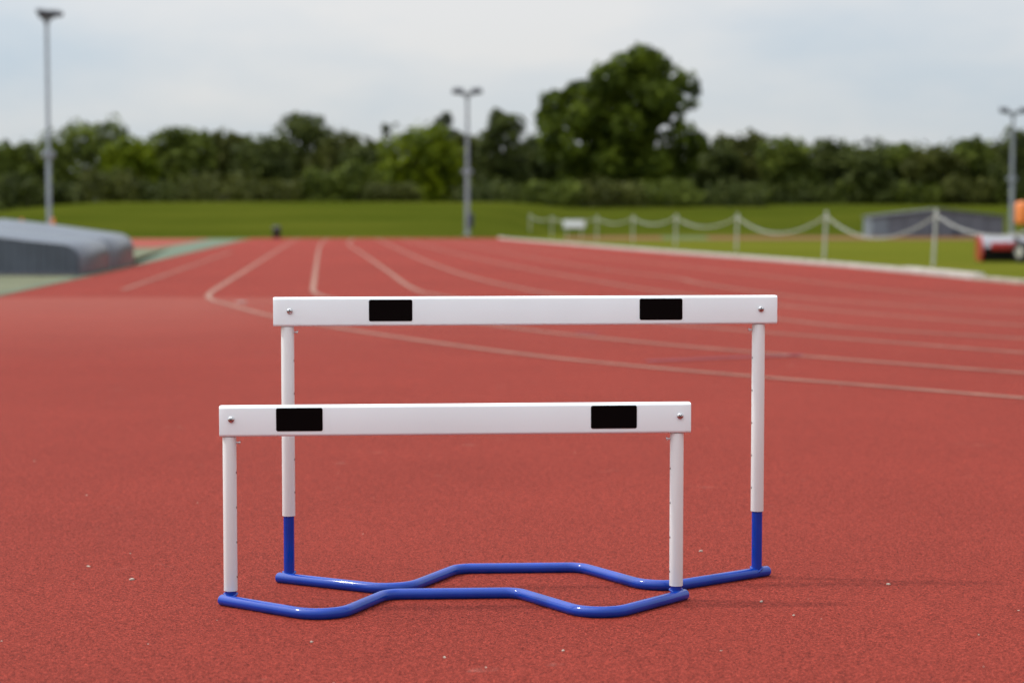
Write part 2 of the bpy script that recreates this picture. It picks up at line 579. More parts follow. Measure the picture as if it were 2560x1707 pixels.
kb = thing('track_kerb', 'long pale worn kerb between the red track and the infield grass', 'kerb', (0, 0, 0))
wp = walk(chaikin(KERB, 2), 4.0)
for a, b in zip(wp, wp[1:]):
    kerb_section(a[:2], b[:2], .12, .08, 'kerb', kb)
wp = walk(KERB2, 1.35)
for a, b in zip(wp, wp[1:]):
    kerb_section((a[0] + .03, a[1]), (b[0] + .03, b[1]), .15, .10, 'kerb', kb)
ed = thing('track_edging', 'low brownish concrete edging carrying on right of the white kerb', 'edging', (0, 0, 0))
wp = walk(chaikin(KERB3, 2), 1.0)
for a, b in zip(wp, wp[1:]):
    kerb_section(a[:2], b[:2], .18, .06, 'concrete', ed)


# ------------------------------------------------------------------ hurdles
def cross_screw(parent, loc, yaw, ang):
    """domed screw head with a cross slot, axis facing the camera side"""
    bm = bmesh.new()
    rad = .0072
    prof = [(rad, 0), (rad, .0012)] + [(rad * math.cos(t), .0012 + .0036 * math.sin(t)) for t in (.3, .6, .9, 1.2, 1.42)]
    add_lathe(bm, prof, 24)
    s = from_bm('screw', bm, 'steel', parent)
    s.location = loc
    s.rotation_euler = (math.pi / 2, ang, yaw)
    bm = bmesh.new()
    add_box(bm, (-.0052, -.0006, .0034), (.0052, .0006, .00495))
    add_box(bm, (-.0006, -.0052, .0035), (.0006, .0052, .0050))
    from_bm('screw_slot', bm, 'dark_gap', s, smooth=False)
    return s


def round_rect(bm, w, h, r, t, n=6):
    c = []
    for cx, cy, a0 in ((w / 2 - r, h / 2 - r, 0), (-w / 2 + r, h / 2 - r, 90), (-w / 2 + r, -h / 2 + r, 180), (w / 2 - r, -h / 2 + r, 270)):
        for k in range(n + 1):
            a = R(a0 + 90 * k / n)
            c.append((cx + r * math.cos(a), cy + r * math.sin(a)))
    f = [bm.verts.new((x, -t, y)) for x, y in c]
    b = [bm.verts.new((x, 0.0, y)) for x, y in c]
    bm.faces.new(f)
    bm.faces.new(b[::-1])
    for k in range(len(c)):
        bm.faces.new((f[k], f[(k + 1) % len(c)], b[(k + 1) % len(c)], b[k]))


def hurdle(label, footl, footr, corners, fil, bar_l, bar_r, top_l, top_r, sleeve_z, panels, pw, ph, screws, screw_ang, sz, hole0):
    """footl/footr: ground points of the two uprights; corners: the bent base tube's corner points, end to end (world, on the floor)"""
    cx, cy = (footl[0] + footr[0]) / 2, (footl[1] + footr[1]) / 2
    yaw = math.atan2(footr[1] - footl[1], footr[0] - footl[0])
    root = thing('hurdle', label, 'hurdle', (cx, cy, .0046), yaw, 'track hurdles')
    inv = Matrix.Rotation(-yaw, 2)

    def loc(p):
        v = inv @ Vector((p[0] - cx, p[1] - cy))
        return v.x, v.y
    r = .0125
    path = fillet([(*loc(p), r) for p in corners], fil)
    bm = bmesh.new()
    add_tube(bm, path, r, 28, round_cap=True)
    from_bm('base_tube', bm, 'blue', root)
    hb = .0665
    half = (footr[0] - footl[0]) / 2 / math.cos(yaw)
    xl, xr = loc((bar_l, cy))[0], loc((bar_r, cy))[0]
    slope = (top_r - top_l) / (xr - xl)

    def topz(x):
        return top_l + slope * (x - xl)
    dep = .037
    bm = bmesh.new()
    pr = []
    rr = .006
    for cy2, cz2, a0 in ((dep / 2 - rr, -rr, 0), (-dep / 2 + rr, -rr, 90), (-dep / 2 + rr, -hb + rr, 180), (dep / 2 - rr, -hb + rr, 270)):
        for q in range(6):
            a = R(a0 + 18 * q)
            pr.append((cy2 + rr * math.cos(a), cz2 + rr * math.sin(a)))
    my, mz = 0, -hb / 2
    rings = []
    for x, k in ((xl, .965), (xl + .0012, 1), (xl + .02, 1), (xr - .02, 1), (xr - .0012, 1), (xr, .965)):
        rings.append([bm.verts.new((x, my + (p - my) * k, mz + (q - mz) * (1 - (1 - k) * .5))) for p, q in pr])
    for ra, rb2 in zip(rings, rings[1:]):
        for k in range(len(pr)):
            bm.faces.new((ra[k], ra[(k + 1) % len(pr)], rb2[(k + 1) % len(pr)], rb2[k]))
    bm.faces.new(rings[0][::-1])
    bm.faces.new(rings[-1])
    for v in bm.verts:
        v.co.z += topz(v.co.x)
    bar = from_bm('crossbar', bm, 'white', root)
    for s, bot in ((-1, sleeve_z[0]), (1, sleeve_z[1])):
        x = s * half
        bm = bmesh.new()
        add_tube(bm, [(x, 0, r * 1.1), (x, 0, topz(x) - hb - .03)], .0125, 28)
        from_bm('lower_post', bm, 'blue', root)
        # weld bead where post meets tube
        bm = bmesh.new()
        ring = []
        for k in range(25):
            a = 2 * math.pi * k / 24
            ring.append((x + .0138 * math.cos(a), .0138 * math.sin(a), r + .0125 * math.sqrt(max(.02, 1 - (.0138 * math.sin(a) / .0142) ** 2)) + .0006 * math.sin(5 * a)))
        add_tube(bm, ring, .0026, 8)
        from_bm('weld_bead', bm, 'blue', root)
        zt = topz(x) - hb - .0008
        bm = bmesh.new()
        add_tube(bm, [(x, 0, bot), (x, 0, bot + .001), (x, 0, zt)], [.0146, .015, .015], 32)
        up = from_bm('upper_post', bm, 'post', root)
        # spring pin on the inner side under the bar
        z = zt - .0135
        bm = bmesh.new()
        add_tube(bm, [(x - s * .0148, -.002, z), (x - s * .021, -.002, z)], .0022, 12)
        add_tube(bm, [(x - s * .0205, -.002, z + .0005), (x - s * .0238, -.002, z - .0005)], .0042, 12)
        from_bm('spring_pin', bm, 'steel', root)
        # holes for setting the height, on the inner side
        hm = None
        k = 0
        while True:
            zz = zt - hole0 - .0765 * k
            if zz < bot + .02:
                break
            if hm is None:
                bm = bmesh.new()
                add_lathe(bm, [(.0026, -.0006), (.0026, .0003), (.0018, .0005)], 12, Matrix.Rotation(-s * math.pi / 2, 4, 'Y'))
                h = from_bm('height_hole', bm, 'dark_gap', up)
                hm = h.data
            else:
                h = link('height_hole', hm, None, up)
            h.location = (x - s * .0146, -.003, zz)
            k += 1
    for px, pz in panels:
        bm = bmesh.new()
        round_rect(bm, pw, ph, .0042, .0008)
        p = from_bm('black_panel', bm, 'black', root)
        lx = loc((px, cy))[0]
        p.location = (lx, -dep / 2 - .0002, topz(lx) - hb / 2 + pz)
        p.rotation_euler = (0, -slope, 0)
    for k, sx in enumerate(screws):
        lx = loc((sx, cy))[0]
        cross_screw(root, (lx, -dep / 2 - .0001, topz(lx) - sz[k]), 0, screw_ang)
    return root


FRONT = hurdle('lower white hurdle in front with a short blue base',
               (-.6171, 4.3277), (.3639, 4.3757),
               [(-.634, 4.3175), (-.381, 4.117), (-.279, 4.3845), (.012, 4.402), (.181, 4.128), (.383, 4.381)],
               [.070, .050, .050, .070], -.6386, .3940, .4400 - .002, .4435 - .002, (.0315, .034),
               [(-.4646, .0035), (.2235, .0035)], .101, .0505, (-.6125, .3696), R(45), (.0287, .0290), .079)
REAR = hurdle('taller white hurdle standing behind the lower one',
              (-.5189, 4.5962), (.5775, 4.6594),
              [(-.5415, 4.591), (-.251, 4.4235), (-.130, 4.7105), (.165, 4.7275), (.326, 4.4535), (.604, 4.679)],
              [.075, .055, .055, .075], -.5525, .6201, .6650 - .001, .6675 - .001, (.1567, .1587),
              [(-.2822, .0025), (.3466, .0025)], .100, .0495, (-.5145, .5816), 0., (.0312, .0317), .079)


# ------------------------------------------------------------------ floodlight masts
def mast(label, x, y, z0, top, collar_z, box=False, turn=0., rb=.10, rt=.06, arm=.55, hs=1.):
    root = thing('floodlight_mast', label, 'floodlight', (x, y, z0), turn, 'floodlight masts round the track')
    bm = bmesh.new()
    add_tube(bm, [(0, 0, -.1), (0, 0, collar_z), (0, 0, collar_z + .02), (0, 0, top)], [rb, rb * .94, rt * 1.2, rt], 16)
    from_bm('pole', bm, 'galv', root)
    bm = bmesh.new()
    add_lathe(bm, [(.26, .0), (.26, .03), (.13, .04), (.13, -.04 + .1)], 16, Matrix.Translation((0, 0, -.02)))
    from_bm('base_plate', bm, 'galv', root)
    bm = bmesh.new()
    add_lathe(bm, [(rb * 1.25, -.16), (rb * 1.25, .16)], 16, Matrix.Translation((0, 0, collar_z)))
    for s in (-1, 1):
        add_box(bm, (s * rb * 1.7 - .07, -.07, collar_z - .10), (s * rb * 1.7 + .07, .07, collar_z + .10), .03)
    from_bm('hinge_collar', bm, 'galv', root)
    bm = bmesh.new()
    add_box(bm, (-arm, -.05, top - .06), (arm, .05, top + .04), .01)
    add_tube(bm, [(-arm * .6, 0, top), (0, 0, top - .32)], .025, 8)
    add_tube(bm, [(arm * .6, 0, top), (0, 0, top - .32)], .025, 8)
    from_bm('cross_arm', bm, 'lamp', root)
    for s in (-1, 1):
        bm = bmesh.new()
        add_box(bm, (-.26 * hs, -.22 * hs, -.09 * hs), (.26 * hs, .22 * hs, .11 * hs), .05 * hs, 2, Matrix.Translation((s * arm * .92, -.18, top + .10)) @ Matrix.Rotation(R(24), 4, 'X') @ Matrix.Rotation(R(s * 14), 4, 'Z'))
        lh = from_bm('lamp_head', bm, 'lamp', root)
        bm = bmesh.new()
        add_box(bm, (-.21 * hs, -.17 * hs, -.105 * hs), (.21 * hs, .17 * hs, -.088 * hs), .006, 1, Matrix.Translation((s * arm * .92, -.18, top + .10)) @ Matrix.Rotation(R(24), 4, 'X') @ Matrix.Rotation(R(s * 14), 4, 'Z'))
        from_bm('lamp_glass', bm, 'glass', lh)
    if box:
        bm = bmesh.new()
        add_box(bm, (.08, -.16, .35), (.30, .14, 1.05), .02)
        bx = from_bm('control_box', bm, 'box', root)
        bm = bmesh.new()
        add_box(bm, (.12, -.168, .40), (.26, -.155, 1.0), .005, 1)
        from_bm('box_door', bm, 'box', bx)
    return root


mast('tall grey floodlight mast behind the silver mat cover on the left', -14.38, 62, 0, 7.13, 2.05 + .845, turn=R(40), rb=.075, rt=.055, arm=.24, hs=.72)
mast('grey floodlight mast left of the biggest tree, with a dark box low on its pole', -2.20, 98.6, max(0, bank_h(-2.2, 98.6)), 6.95, 3.1, True, rb=.115, rt=.075, arm=.50)
mast('grey floodlight mast at the right edge, behind the slate shelter', 28.3, 113, 0, 6.95, 3.2, turn=R(8), rb=.13, rt=.085, arm=.66)


# ------------------------------------------------------------------ left landing mat cover
def left_cover():
    root = thing('mat_cover', 'long silver grey landing mat cover with a rounded end beside the track on the left', 'mat cover', (-6.62, 30.5, .004))
    u = Vector((-.992, .124, 0))
    v = Vector((-.082, .9966, 0))
    half = [(0, .0), (.0, .26), (.012, .32), (.05, .385), (.12, .445), (.22, .485), (.40, .505), (.80, .545), (1.30, .60), (2.0, .67), (2.6, .72)]
    Wd = 5.2
    prof = half + [(Wd - a, b) for a, b in half[::-1][1:]]

    def P(a, z, d):
        k = 1 + .22 * d / 7.8
        p = u * a + v * d
        return Vector((p.x, p.y, z * k))
    # roof + end skins: pushed along the depth in panels with a seam between
    panels = ((0.0, 3.86), (3.92, 7.8))
    for d0, d1 in panels:
        bm = bmesh.new()
        rows = []
        for d in (d0, d0 + .03, d1 - .03, d1):
            e2 = .015 if d in (d0, d1) else 0
            rows.append([bm.verts.new(P(a + (e2 if a < 2.6 else -e2), max(z - e2, 0), d)) for a, z in prof])
        for ra, rb in zip(rows, rows[1:]):
            for k in range(len(prof) - 1):
                bm.faces.new((ra[k], rb[k], rb[k + 1], ra[k + 1]))
        from_bm('roof_panel', bm, 'cover', root, angle=60)
    bm = bmesh.new()
    rows = [[bm.verts.new(P(a + (.03 if a < 2.6 else -.03), max(z - .03, 0), d)) for a, z in prof] for d in (.2, 7.6)]
    for k in range(len(prof) - 1):
        bm.faces.new((rows[0][k], rows[1][k], rows[1][k + 1], rows[0][k + 1]))
    from_bm('lining', bm, 'cover_end', root, angle=60)
    # ribbed gable walls, one rib panel at a time
    for d, sgn in ((.02, -1), (7.78, 1)):
        n = 34
        for i in range(n):
            a0, a1 = .02 + (Wd - .04) * i / n, .02 + (Wd - .04) * (i + 1) / n

            def top(a):
                for (p, q), (r2, s2) in zip(prof, prof[1:]):
                    if p <= a <= r2 and r2 > p:
                        return q + (s2 - q) * (a - p) / (r2 - p)
                return .3
            bm = bmesh.new()
            off = sgn * .012
            q = [(a0, 0), (a0 + .035, off), (a1 - .035, off), (a1, 0)]
            lo = [bm.verts.new(P(a, .03, d + o2)) for a, o2 in q]
            hi = [bm.verts.new(P(a, top(a) - .012, d + o2)) for a, o2 in q]
            for k in range(3):
                bm.faces.new((lo[k], lo[k + 1], hi[k + 1], hi[k]))
            from_bm('wall_panel', bm, 'cover', root, smooth=False)
    for d in (-.02, 7.74):
        bm = bmesh.new()
        add_tube(bm, [P(.0, .02, d), P(Wd, .02, d)], .02, 8)
        from_bm('bottom_rail', bm, 'cover_end', root)
    return root


left_cover()


# ------------------------------------------------------------------ right shelter with a low gable
def right_cover():
    root = thing('equipment_shelter', 'low slate grey shelter with a shallow gable standing on the infield behind the chain fence', 'shelter', (18.75, 103.8, .006), R(-3))
    Wd, ev, ap, dp = 6.75, 1.06, 1.44, 3.6
    ax = Wd * .52
    # gable front: eight upright sheets
    n = 8
    for i in range(n):
        a0, a1 = Wd * i / n, Wd * (i + 1) / n

        def top(a):
            return ev + (ap - ev) * (a / ax if a < ax else (Wd - a) / (Wd - ax))
        for yy in (0, dp):
            bm = bmesh.new()
            pts = [a0 + .015, a1 - .015]
            if a0 < ax < a1:
                pts.insert(1, ax)
            fr = [[(a, .04) for a in pts], [(a, top(a) - .05) for a in pts]]
            for k in range(len(pts) - 1):
                vs = []
                for s in (-.015, .015):
                    vs.append([bm.verts.new((fr[0][k][0], yy + s, fr[0][k][1])), bm.verts.new((fr[0][k + 1][0], yy + s, fr[0][k + 1][1])),
                               bm.verts.new((fr[1][k + 1][0], yy + s, fr[1][k + 1][1])), bm.verts.new((fr[1][k][0], yy + s, fr[1][k][1]))])
                a, b = vs
                bm.faces.new(a)
                bm.faces.new(b[::-1])
                for q in range(4):
                    bm.faces.new((a[q], b[q], b[(q + 1) % 4], a[(q + 1) % 4]))
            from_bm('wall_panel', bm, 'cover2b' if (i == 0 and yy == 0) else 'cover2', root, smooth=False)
    for i in range(4):
        for xx in (0, Wd):
            bm = bmesh.new()
            add_box(bm, (xx - .015, dp * i / 4 + .02, .04), (xx + .015, dp * (i + 1) / 4 - .02, ev - .03))
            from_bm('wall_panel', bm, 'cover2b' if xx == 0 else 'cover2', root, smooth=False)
    for a0, z0, a1, z1 in ((-.1, ev - .01, ax, ap), (ax, ap, Wd + .1, ev - .01)):
        bm = bmesh.new()
        vs = [[bm.verts.new((a, y, z + dz)) for a, z in ((a0, z0), (a1, z1)) for y in (-.12, dp + .12)] for dz in (-.03, .03)]
        lo, hi = vs
        bm.faces.new((lo[0], lo[1], lo[3], lo[2]))
        bm.faces.new((hi[0], hi[2], hi[3], hi[1]))
        for p, q in ((0, 1), (1, 3), (3, 2), (2, 0)):
            bm.faces.new((lo[p], hi[p], hi[q], lo[q]))
        from_bm('roof_sheet', bm, 'cover2', root, smooth=False)
    for xx in (3.05, 4.2):  # dark raised boxes: their colour stands in for shade in recessed door gaps
        bm = bmesh.new()
        add_box(bm, (xx, -.045, .05), (xx + .22, -.02, .62), .01)
        from_bm('dark_door_gap', bm, 'box', root)
    return root


right_cover()


# ------------------------------------------------------------------ chain fence
def fence():
    posts = [(8.35, 30.2, .04), (7.86, 37.2, .05), (6.95, 44.4, .045), (6.30, 56.0, .03), (5.37, 65.5, .02), (4.79, 79.0, .0), (3.69, 87.0, .02), (1.95, 98, 0), (.95, 106, 0)]
    root = thing('chain_fence', 'white post and drooping chain fence along the inside of the track', 'fence', (7.86, 37.2, 0))
    inv = Vector((-7.86, -37.2, 0))
    tops = []
    for x, y, lean in posts:
        z0 = max(0, bank_h(x, y)) if y > 96 else 0
        b, t = Vector((x, y, z0)) + inv, Vector((x + lean, y, z0 + 1.0)) + inv
        bm = bmesh.new()
        add_tube(bm, [b - Vector((0, 0, .1)), t], .027, 14)
        p = from_bm('post', bm, 'fence', root)
        bm = bmesh.new()
        add_lathe(bm, [(.032, -.03), (.036, -.01), (.036, .02), (.025, .045), (.01, .055)], 14, Matrix.Translation(t))
        from_bm('post_cap', bm, 'fence', p)
        tops.append(t - Vector((0, 0, .05)))
    sag = [.36, .46, .42, .30, .24, .22, .2, .15]
    for (a, b), s in zip(zip(tops, tops[1:]), sag):
        L = (b - a).length
        n = int(L * 1.06 / .115)
        bm = bmesh.new()
        pts = [a.lerp(b, k / n) - Vector((0, 0, s * (1 - (2 * k / n - 1) ** 2))) for k in range(n + 1)]
        side = (b - a).normalized().cross(Vector((0, 0, 1)))
        for k in range(n):
            p, q = pts[k], pts[k + 1]
            c, t = (p + q) / 2, (q - p).normalized()
            nn = side if k % 2 else t.cross(side)
            l2, w2 = (q - p).length * .66, .021
            loop = [c + t * l2 * math.cos(x) + nn * w2 * math.sin(x) for x in [2 * math.pi * j / 8 for j in range(9)]]
            add_tube(bm, loop, .0066, 5, cap=False)
        o = from_bm('chain', bm, 'fence', root)
    return root


fence()

# ------------------------------------------------------------------ small things by the far track
mb = thing('marker_board', 'small white board on two thin legs behind the far chain fence', 'board', (3.02, 97, .0), R(4))
bm = bmesh.new()
add_box(bm, (-.52, -.02, .50), (.52, .02, .88), .012)
from_bm('board', bm, 'white', mb)
bm = bmesh.new()
add_box(bm, (-.545, -.03, .485), (.545, -.018, .505))
add_box(bm, (-.545, -.03, .875), (.545, -.018, .895))
from_bm('board_frame', bm, 'galv', mb)
for s in (-1, 1):
    bm = bmesh.new()
    add_tube(bm, [(s * .36, .03, -.02), (s * .36, .03, .86)], .025, 10)
    from_bm('leg', bm, 'fence', mb)

bn = thing('litter_bin', 'small black litter bin on the grass at the far end of the track', 'bin', (-11.15, 94.5, .006))
bm = bmesh.new()
add_lathe(bm, [(.155, 0), (.17, .02), (.195, .42), (.2, .45)], 24)
from_bm('bin_body', bm, 'bin', bn)
bm = bmesh.new()
add_lathe(bm, [(.215, .45), (.215, .49), (.19, .54), (.10, .585), (.02, .595)], 24)
from_bm('bin_lid', bm, 'bin', bn)
bm = bmesh.new()
add_box(bm, (-.1, -.206, .36), (.1, -.18, .42), .008)
from_bm('bin_slot', bm, 'rubber', bn)


def cone(label, x, y, h):
    c = thing('traffic_cone', label, 'cone', (x, y, .004))
    bm = bmesh.new()
    add_box(bm, (-.2, -.2, 0), (.2, .2, .035), .02)
    from_bm('cone_base', bm, 'orange', c)
    bm = bmesh.new()
    add_lathe(bm, [(.15, .035), (.115, h * .35), (.075, h * .68), (.035, h - .02), (.02, h)], 20)
    b = from_bm('cone_body', bm, 'orange', c)
    bm = bmesh.new()
    add_lathe(bm, [(.118, h * .36), (.086, h * .62)], 20)
    from_bm('reflective_band', bm, 'white', c)
    return c


cone('orange and white traffic cone behind the silver mat cover, right of the tall mast', -11.62, 50.5, .92)
cone('orange traffic cone showing just above the left end of the silver mat cover', -12.9, 52.5, .90)


def mower():
    g = thing('grass_mower', 'red and grey wheeled grass mower with an orange hood, cut off by the right edge', 'mower', (9.5, 40.6, .0), R(-4))

    def side(x):
        bm = bmesh.new()
        pr = [(-.30, .02), (-.36, .20), (-.30, .38), (-.10, .53), (.30, .55), (.42, .40), (.40, .05)]
        a = [bm.verts.new((x, p, q)) for p, q in pr]
        b = [bm.verts.new((x + .05, p, q)) for p, q in pr]
        bm.faces.new(a)
        bm.faces.new(b[::-1])
        for k in range(len(pr)):
            bm.faces.new((a[k], b[k], b[(k + 1) % len(pr)], a[(k + 1) % len(pr)]))
        return from_bm('side_plate', bm, 'red', g, smooth=False)
    side(0.0)
    side(1.75)
    bm = bmesh.new()
    pr = [(-.26, .30), (-.22, .42), (-.06, .535), (.32, .545)]
    for (p, q), (r2, s2) in zip(pr, pr[1:]):
        vs = [bm.verts.new((x, yy, zz)) for x, yy, zz in ((.052, p, q), (1.748, p, q), (1.748, r2, s2), (.052, r2, s2))]
        bm.faces.new(vs)
    bmesh.ops.remove_doubles(bm, verts=bm.verts, dist=1e-5)
    bmesh.ops.solidify(bm, geom=bm.faces[:], thickness=.02)
    from_bm('deck_cover', bm, 'silver', g)
    bm = bmesh.new()
    add_box(bm, (.2, -.345, .25), (1.7, -.285, .41), .02)
    from_bm('front_lip', bm, 'red', g)
    bm = bmesh.new()
    add_tube(bm, [(.06, .02, .17), (1.74, .02, .17)], .15, 20)
    from_bm('roller', bm, 'rubber', g)
    for x in (.78, 1.50):
        w = Matrix.Translation((x, -.50, .22)) @ Matrix.Rotation(R(28), 4, 'Z') @ Matrix.Rotation(math.pi / 2, 4, 'Y')
        bm = bmesh.new()
        add_lathe(bm, [(.16, -.06), (.21, -.05), (.22, -.02), (.22, .02), (.21, .05), (.16, .06)], 24, w)
        t = from_bm('tyre', bm, 'rubber', g)
        bm = bmesh.new()
        add_lathe(bm, [(.115, -.072), (.05, -.082), (.05, .082), (.115, .072)], 20, w)
        from_bm('wheel_hub', bm, 'cream', t)
        bm = bmesh.new()
        add_box(bm, (x - .1, -.50, .46), (x - .06, .1, .52), .01)
        add_box(bm, (x - .1, -.52, .2), (x - .06, -.46, .50), .01)
        from_bm('wheel_fork', bm, 'rubber', g)
    bm = bmesh.new()
    add_box(bm, (.98, .12, .52), (1.12, .26, .86), .02)
    from_bm('steering_post', bm, 'rubber', g)
    bm = bmesh.new()
    add_box(bm, (.84, -.02, .76), (1.65, .75, 1.24), .07, 3)
    from_bm('hood', bm, 'orange', g)
    return g


mower()


# ------------------------------------------------------------------ trees and shrubs
def px(x, top, D):
    """photo column (2352 wide) and row at distance D -> world x and z"""
    f = 4978 / 1.0884
    return (x - 1176) / f * D, CAM_H + (507 - top) / f * D


def leaves(bm, lobes, n, size, rnd, shell=.42):
    tot = sum(l[3] * l[4] * l[5] for l in lobes) ** 1
    wts = [(l[3] * l[4] * l[5]) ** .67 * (l[6] if len(l) > 6 else 1) for l in lobes]
    sw = sum(wts)
    for l, w in zip(lobes, wts):
        k = max(4, int(n * w / sw))
        for _ in range(k):
            d = Vector((rnd.gauss(0, 1), rnd.gauss(0, 1), rnd.gauss(0, 1))).normalized()
            rad = shell + (1 - shell) * rnd.random() ** .6
            rad *= 1 + .22 * mnoise.noise((d.x * 2.3 + l[0], d.y * 2.3 + l[1], d.z * 2.3 + l[2]))
            c = Vector((l[0] + d.x * l[3] * rad, l[1] + d.y * l[4] * rad, l[2] + d.z * l[5] * rad))
            s = size * rnd.uniform(.6, 1.35)
            nrm = (d * .7 + Vector((rnd.gauss(0, .6), rnd.gauss(0, .6), rnd.gauss(.35, .6)))).normalized()
            a = nrm.cross(Vector((rnd.gauss(0, 1), rnd.gauss(0, 1), rnd.gauss(0, 1)))).normalized()
            b = nrm.cross(a)
            vs = [bm.verts.new(c + a * s * p + b * s * q + nrm * s * h) for p, q, h in ((-.62, -.1, 0), (.0, -.42, .12), (.62, .06, 0), (.05, .44, .12))]
            bm.faces.new(vs)


def rand_lobes(rnd, w, h, base, peaks=0):
    """uneven crown of overlapping clumps, local coordinates (z up from the foot)"""
    dp = w * .8
    cz = base + (h - base) * .52
    lob = [(0, 0, cz, w * .36, dp * .36, (h - base) * .40)]
    m = 11
    for i in range(m):
        a = 2 * math.pi * (i / m) + rnd.uniform(-.3, .3)
        el = rnd.uniform(-.75, 1.0)
        ce = math.cos(el * 1.1)
        r = rnd.uniform(.15, .26) * w
        lob.append((math.cos(a) * ce * (w / 2 - r * .9), math.sin(a) * ce * (dp / 2 - r * .8), cz + math.sin(el * 1.1) * ((h - base) / 2 - r * .7), r, r, r * rnd.uniform(.75, 1.05)))
    for i in range(3 + peaks):
        r = rnd.uniform(.10, .17) * w
        lob.append((rnd.uniform(-.24, .24) * w, rnd.uniform(-.2, .2) * dp, h - r * rnd.uniform(.8, 1.5), r, r, r * rnd.uniform(.8, 1.3)))
    for i in range(5):   # skirts near the foot
        r = rnd.uniform(.15, .22) * w
        a = 2 * math.pi * i / 5 + rnd.random()
        lob.append((math.cos(a) * w * .3, math.sin(a) * dp * .3, base + r * .6, r, r, r))
    return lob


def plant(name, label, cat, group, x, top, w, D, mat, seed, base=.0, n=1500, size=.36, peaks=0, lobes=None, trunk=True, extra=None):
    rnd = random.Random(seed)
    X, Zt = px(x, top, D)
    W_ = w / (4978 / 1.0884) * D
    z0 = bank_h(X, D) - .02
    h = Zt - z0
    root = thing(name, label, cat, (X, D, z0), 0, group)
    if lobes is None:
        lobes = rand_lobes(rnd, W_, h, base * h, peaks)
    bm = bmesh.new()
    leaves(bm, lobes, n, size, rnd)
    from_bm('crown' if trunk else 'foliage', bm, mat, root, smooth=False)
    if extra:
        bm = bmesh.new()
        leaves(bm, [lobes[k] for k in range(len(lobes)) if k % 2 == 0], extra[1], size * .6, rnd, .92)
        from_bm('blossom', bm, extra[0], root, smooth=False)
    if trunk:
        bm = bmesh.new()
        r0 = max(.10, h * .022)
        add_tube(bm, [(0, 0, -.2), (r0 * .4, 0, h * .18), (-r0 * .5, 0, h * .42), (0, 0, h * .72)], [r0 * 1.3, r0, r0 * .75, r0 * .3], 10)
        for i in range(6):
            a = i * 2.4 + rnd.random()
            zz = h * (.22 + .07 * i)
            rr = W_ * rnd.uniform(.22, .36)
            add_tube(bm, [(0, 0, zz), (math.cos(a) * rr * .5, math.sin(a) * rr * .5, zz + h * .10), (math.cos(a) * rr, math.sin(a) * rr, zz + h * .16)], [r0 * .5, r0 * .32, r0 * .12], 7)
        from_bm('trunk', bm, 'bark', root)
    else:
        bm = bmesh.new()
        for i in range(5):
            a = i * 1.26 + rnd.random()
            add_tube(bm, [(0, 0, -.1), (math.cos(a) * W_ * .18, math.sin(a) * W_ * .18, h * .55)], [.05, .015], 6)
        from_bm('stem', bm, 'bark', root)
    return root


G = 'trees along the top of the grass bank'
TREES = [
    (18, 332, 120, 150, 'leaf_mid', 'green tree at the far left edge of the tree line', 0),
    (100, 318, 130, 156, 'leaf_dark', 'dark tree directly behind the tall left floodlight mast', 0),
    (205, 268, 205, 152, 'leaf_mid', 'broad rounded green tree just right of the tall left mast', 1),
    (300, 322, 120, 147, 'leaf_lime', 'bright green small tree on the right flank of the broad rounded tree', 0),
    (410, 290, 165, 152, 'leaf_mid', 'mid green bushy tree between the broad rounded tree and the wispy one', 1),
    (518, 302, 125, 158, 'leaf_olive', 'wispy thin-topped tree a little left of the litter bin', 3),
    (605, 314, 140, 150, 'leaf_dark', 'dull dark tree rising right above the litter bin', 0),
    (694, 258, 160, 155, 'leaf_dark', 'tall dark tree with ragged peaks, right of the litter bin', 3),
    (785, 305, 150, 151, 'leaf_olive', 'olive tree sloping down to the right of the ragged peaks', 0),
    (850, 328, 120, 148, 'leaf_dark', 'low dark tree just left of the lime green tree', 0),
    (893, 284, 52, 185, 'leaf_grey', 'pale thin treetop far behind the left side of the lime green tree', 1),
    (962, 288, 190, 146, 'leaf_lime', 'lime green rounded tree left of the middle floodlight mast', 1),
    (1022, 263, 82, 182, 'leaf_grey', 'grey green treetop peeping over the lime green tree', 0),
    (1078, 306, 105, 157, 'leaf_olive', 'brownish tree directly behind the middle floodlight mast', 0),
    (1160, 258, 120, 152, 'leaf_dark', 'dark pointed tree between the middle mast and the biggest tree', 2),
    (1232, 310, 110, 158, 'leaf_dark', 'shadowy tree tucked against the left foot of the biggest tree', 0),
    (1625, 318, 130, 151, 'leaf_dark', 'dark tree touching the right side of the biggest tree', 0),
    (1705, 308, 150, 156, 'leaf_olive', 'rounded olive tree, second to the right of the biggest tree', 0),
    (1805, 318, 135, 150, 'leaf_mid', 'green tree above the gap between second and third nearest fence posts', 1),
    (1922, 320, 155, 154, 'leaf_dark', 'wide dark tree left of the slate shelter', 1),
    (1995, 344, 100, 147, 'leaf_dark', 'low dark tree above the left end of the slate shelter', 0),
    (2062, 326, 125, 153, 'leaf_mid', 'green domed tree above the left half of the slate shelter', 1),
    (2145, 342, 130, 150, 'leaf_olive', 'flat-topped dull tree above the peak of the slate shelter', 0),
    (2228, 318, 95, 152, 'leaf_mid', 'narrow pointed tree above the right half of the slate shelter', 2),
    (2290, 326, 110, 157, 'leaf_olive', 'brownish tree just left of the right floodlight mast', 0),
    (2352, 292, 150, 149, 'leaf_dark', 'tall dark tree behind the right floodlight mast at the frame edge', 1),
]
for i, (x, top, w, D, mat, lab, pk) in enumerate(TREES):
    plant('tree', lab, 'tree', G, x, top, w * 1.24, D, mat, 100 + i, .02, 3000 if w > 60 else 420, .40, pk)

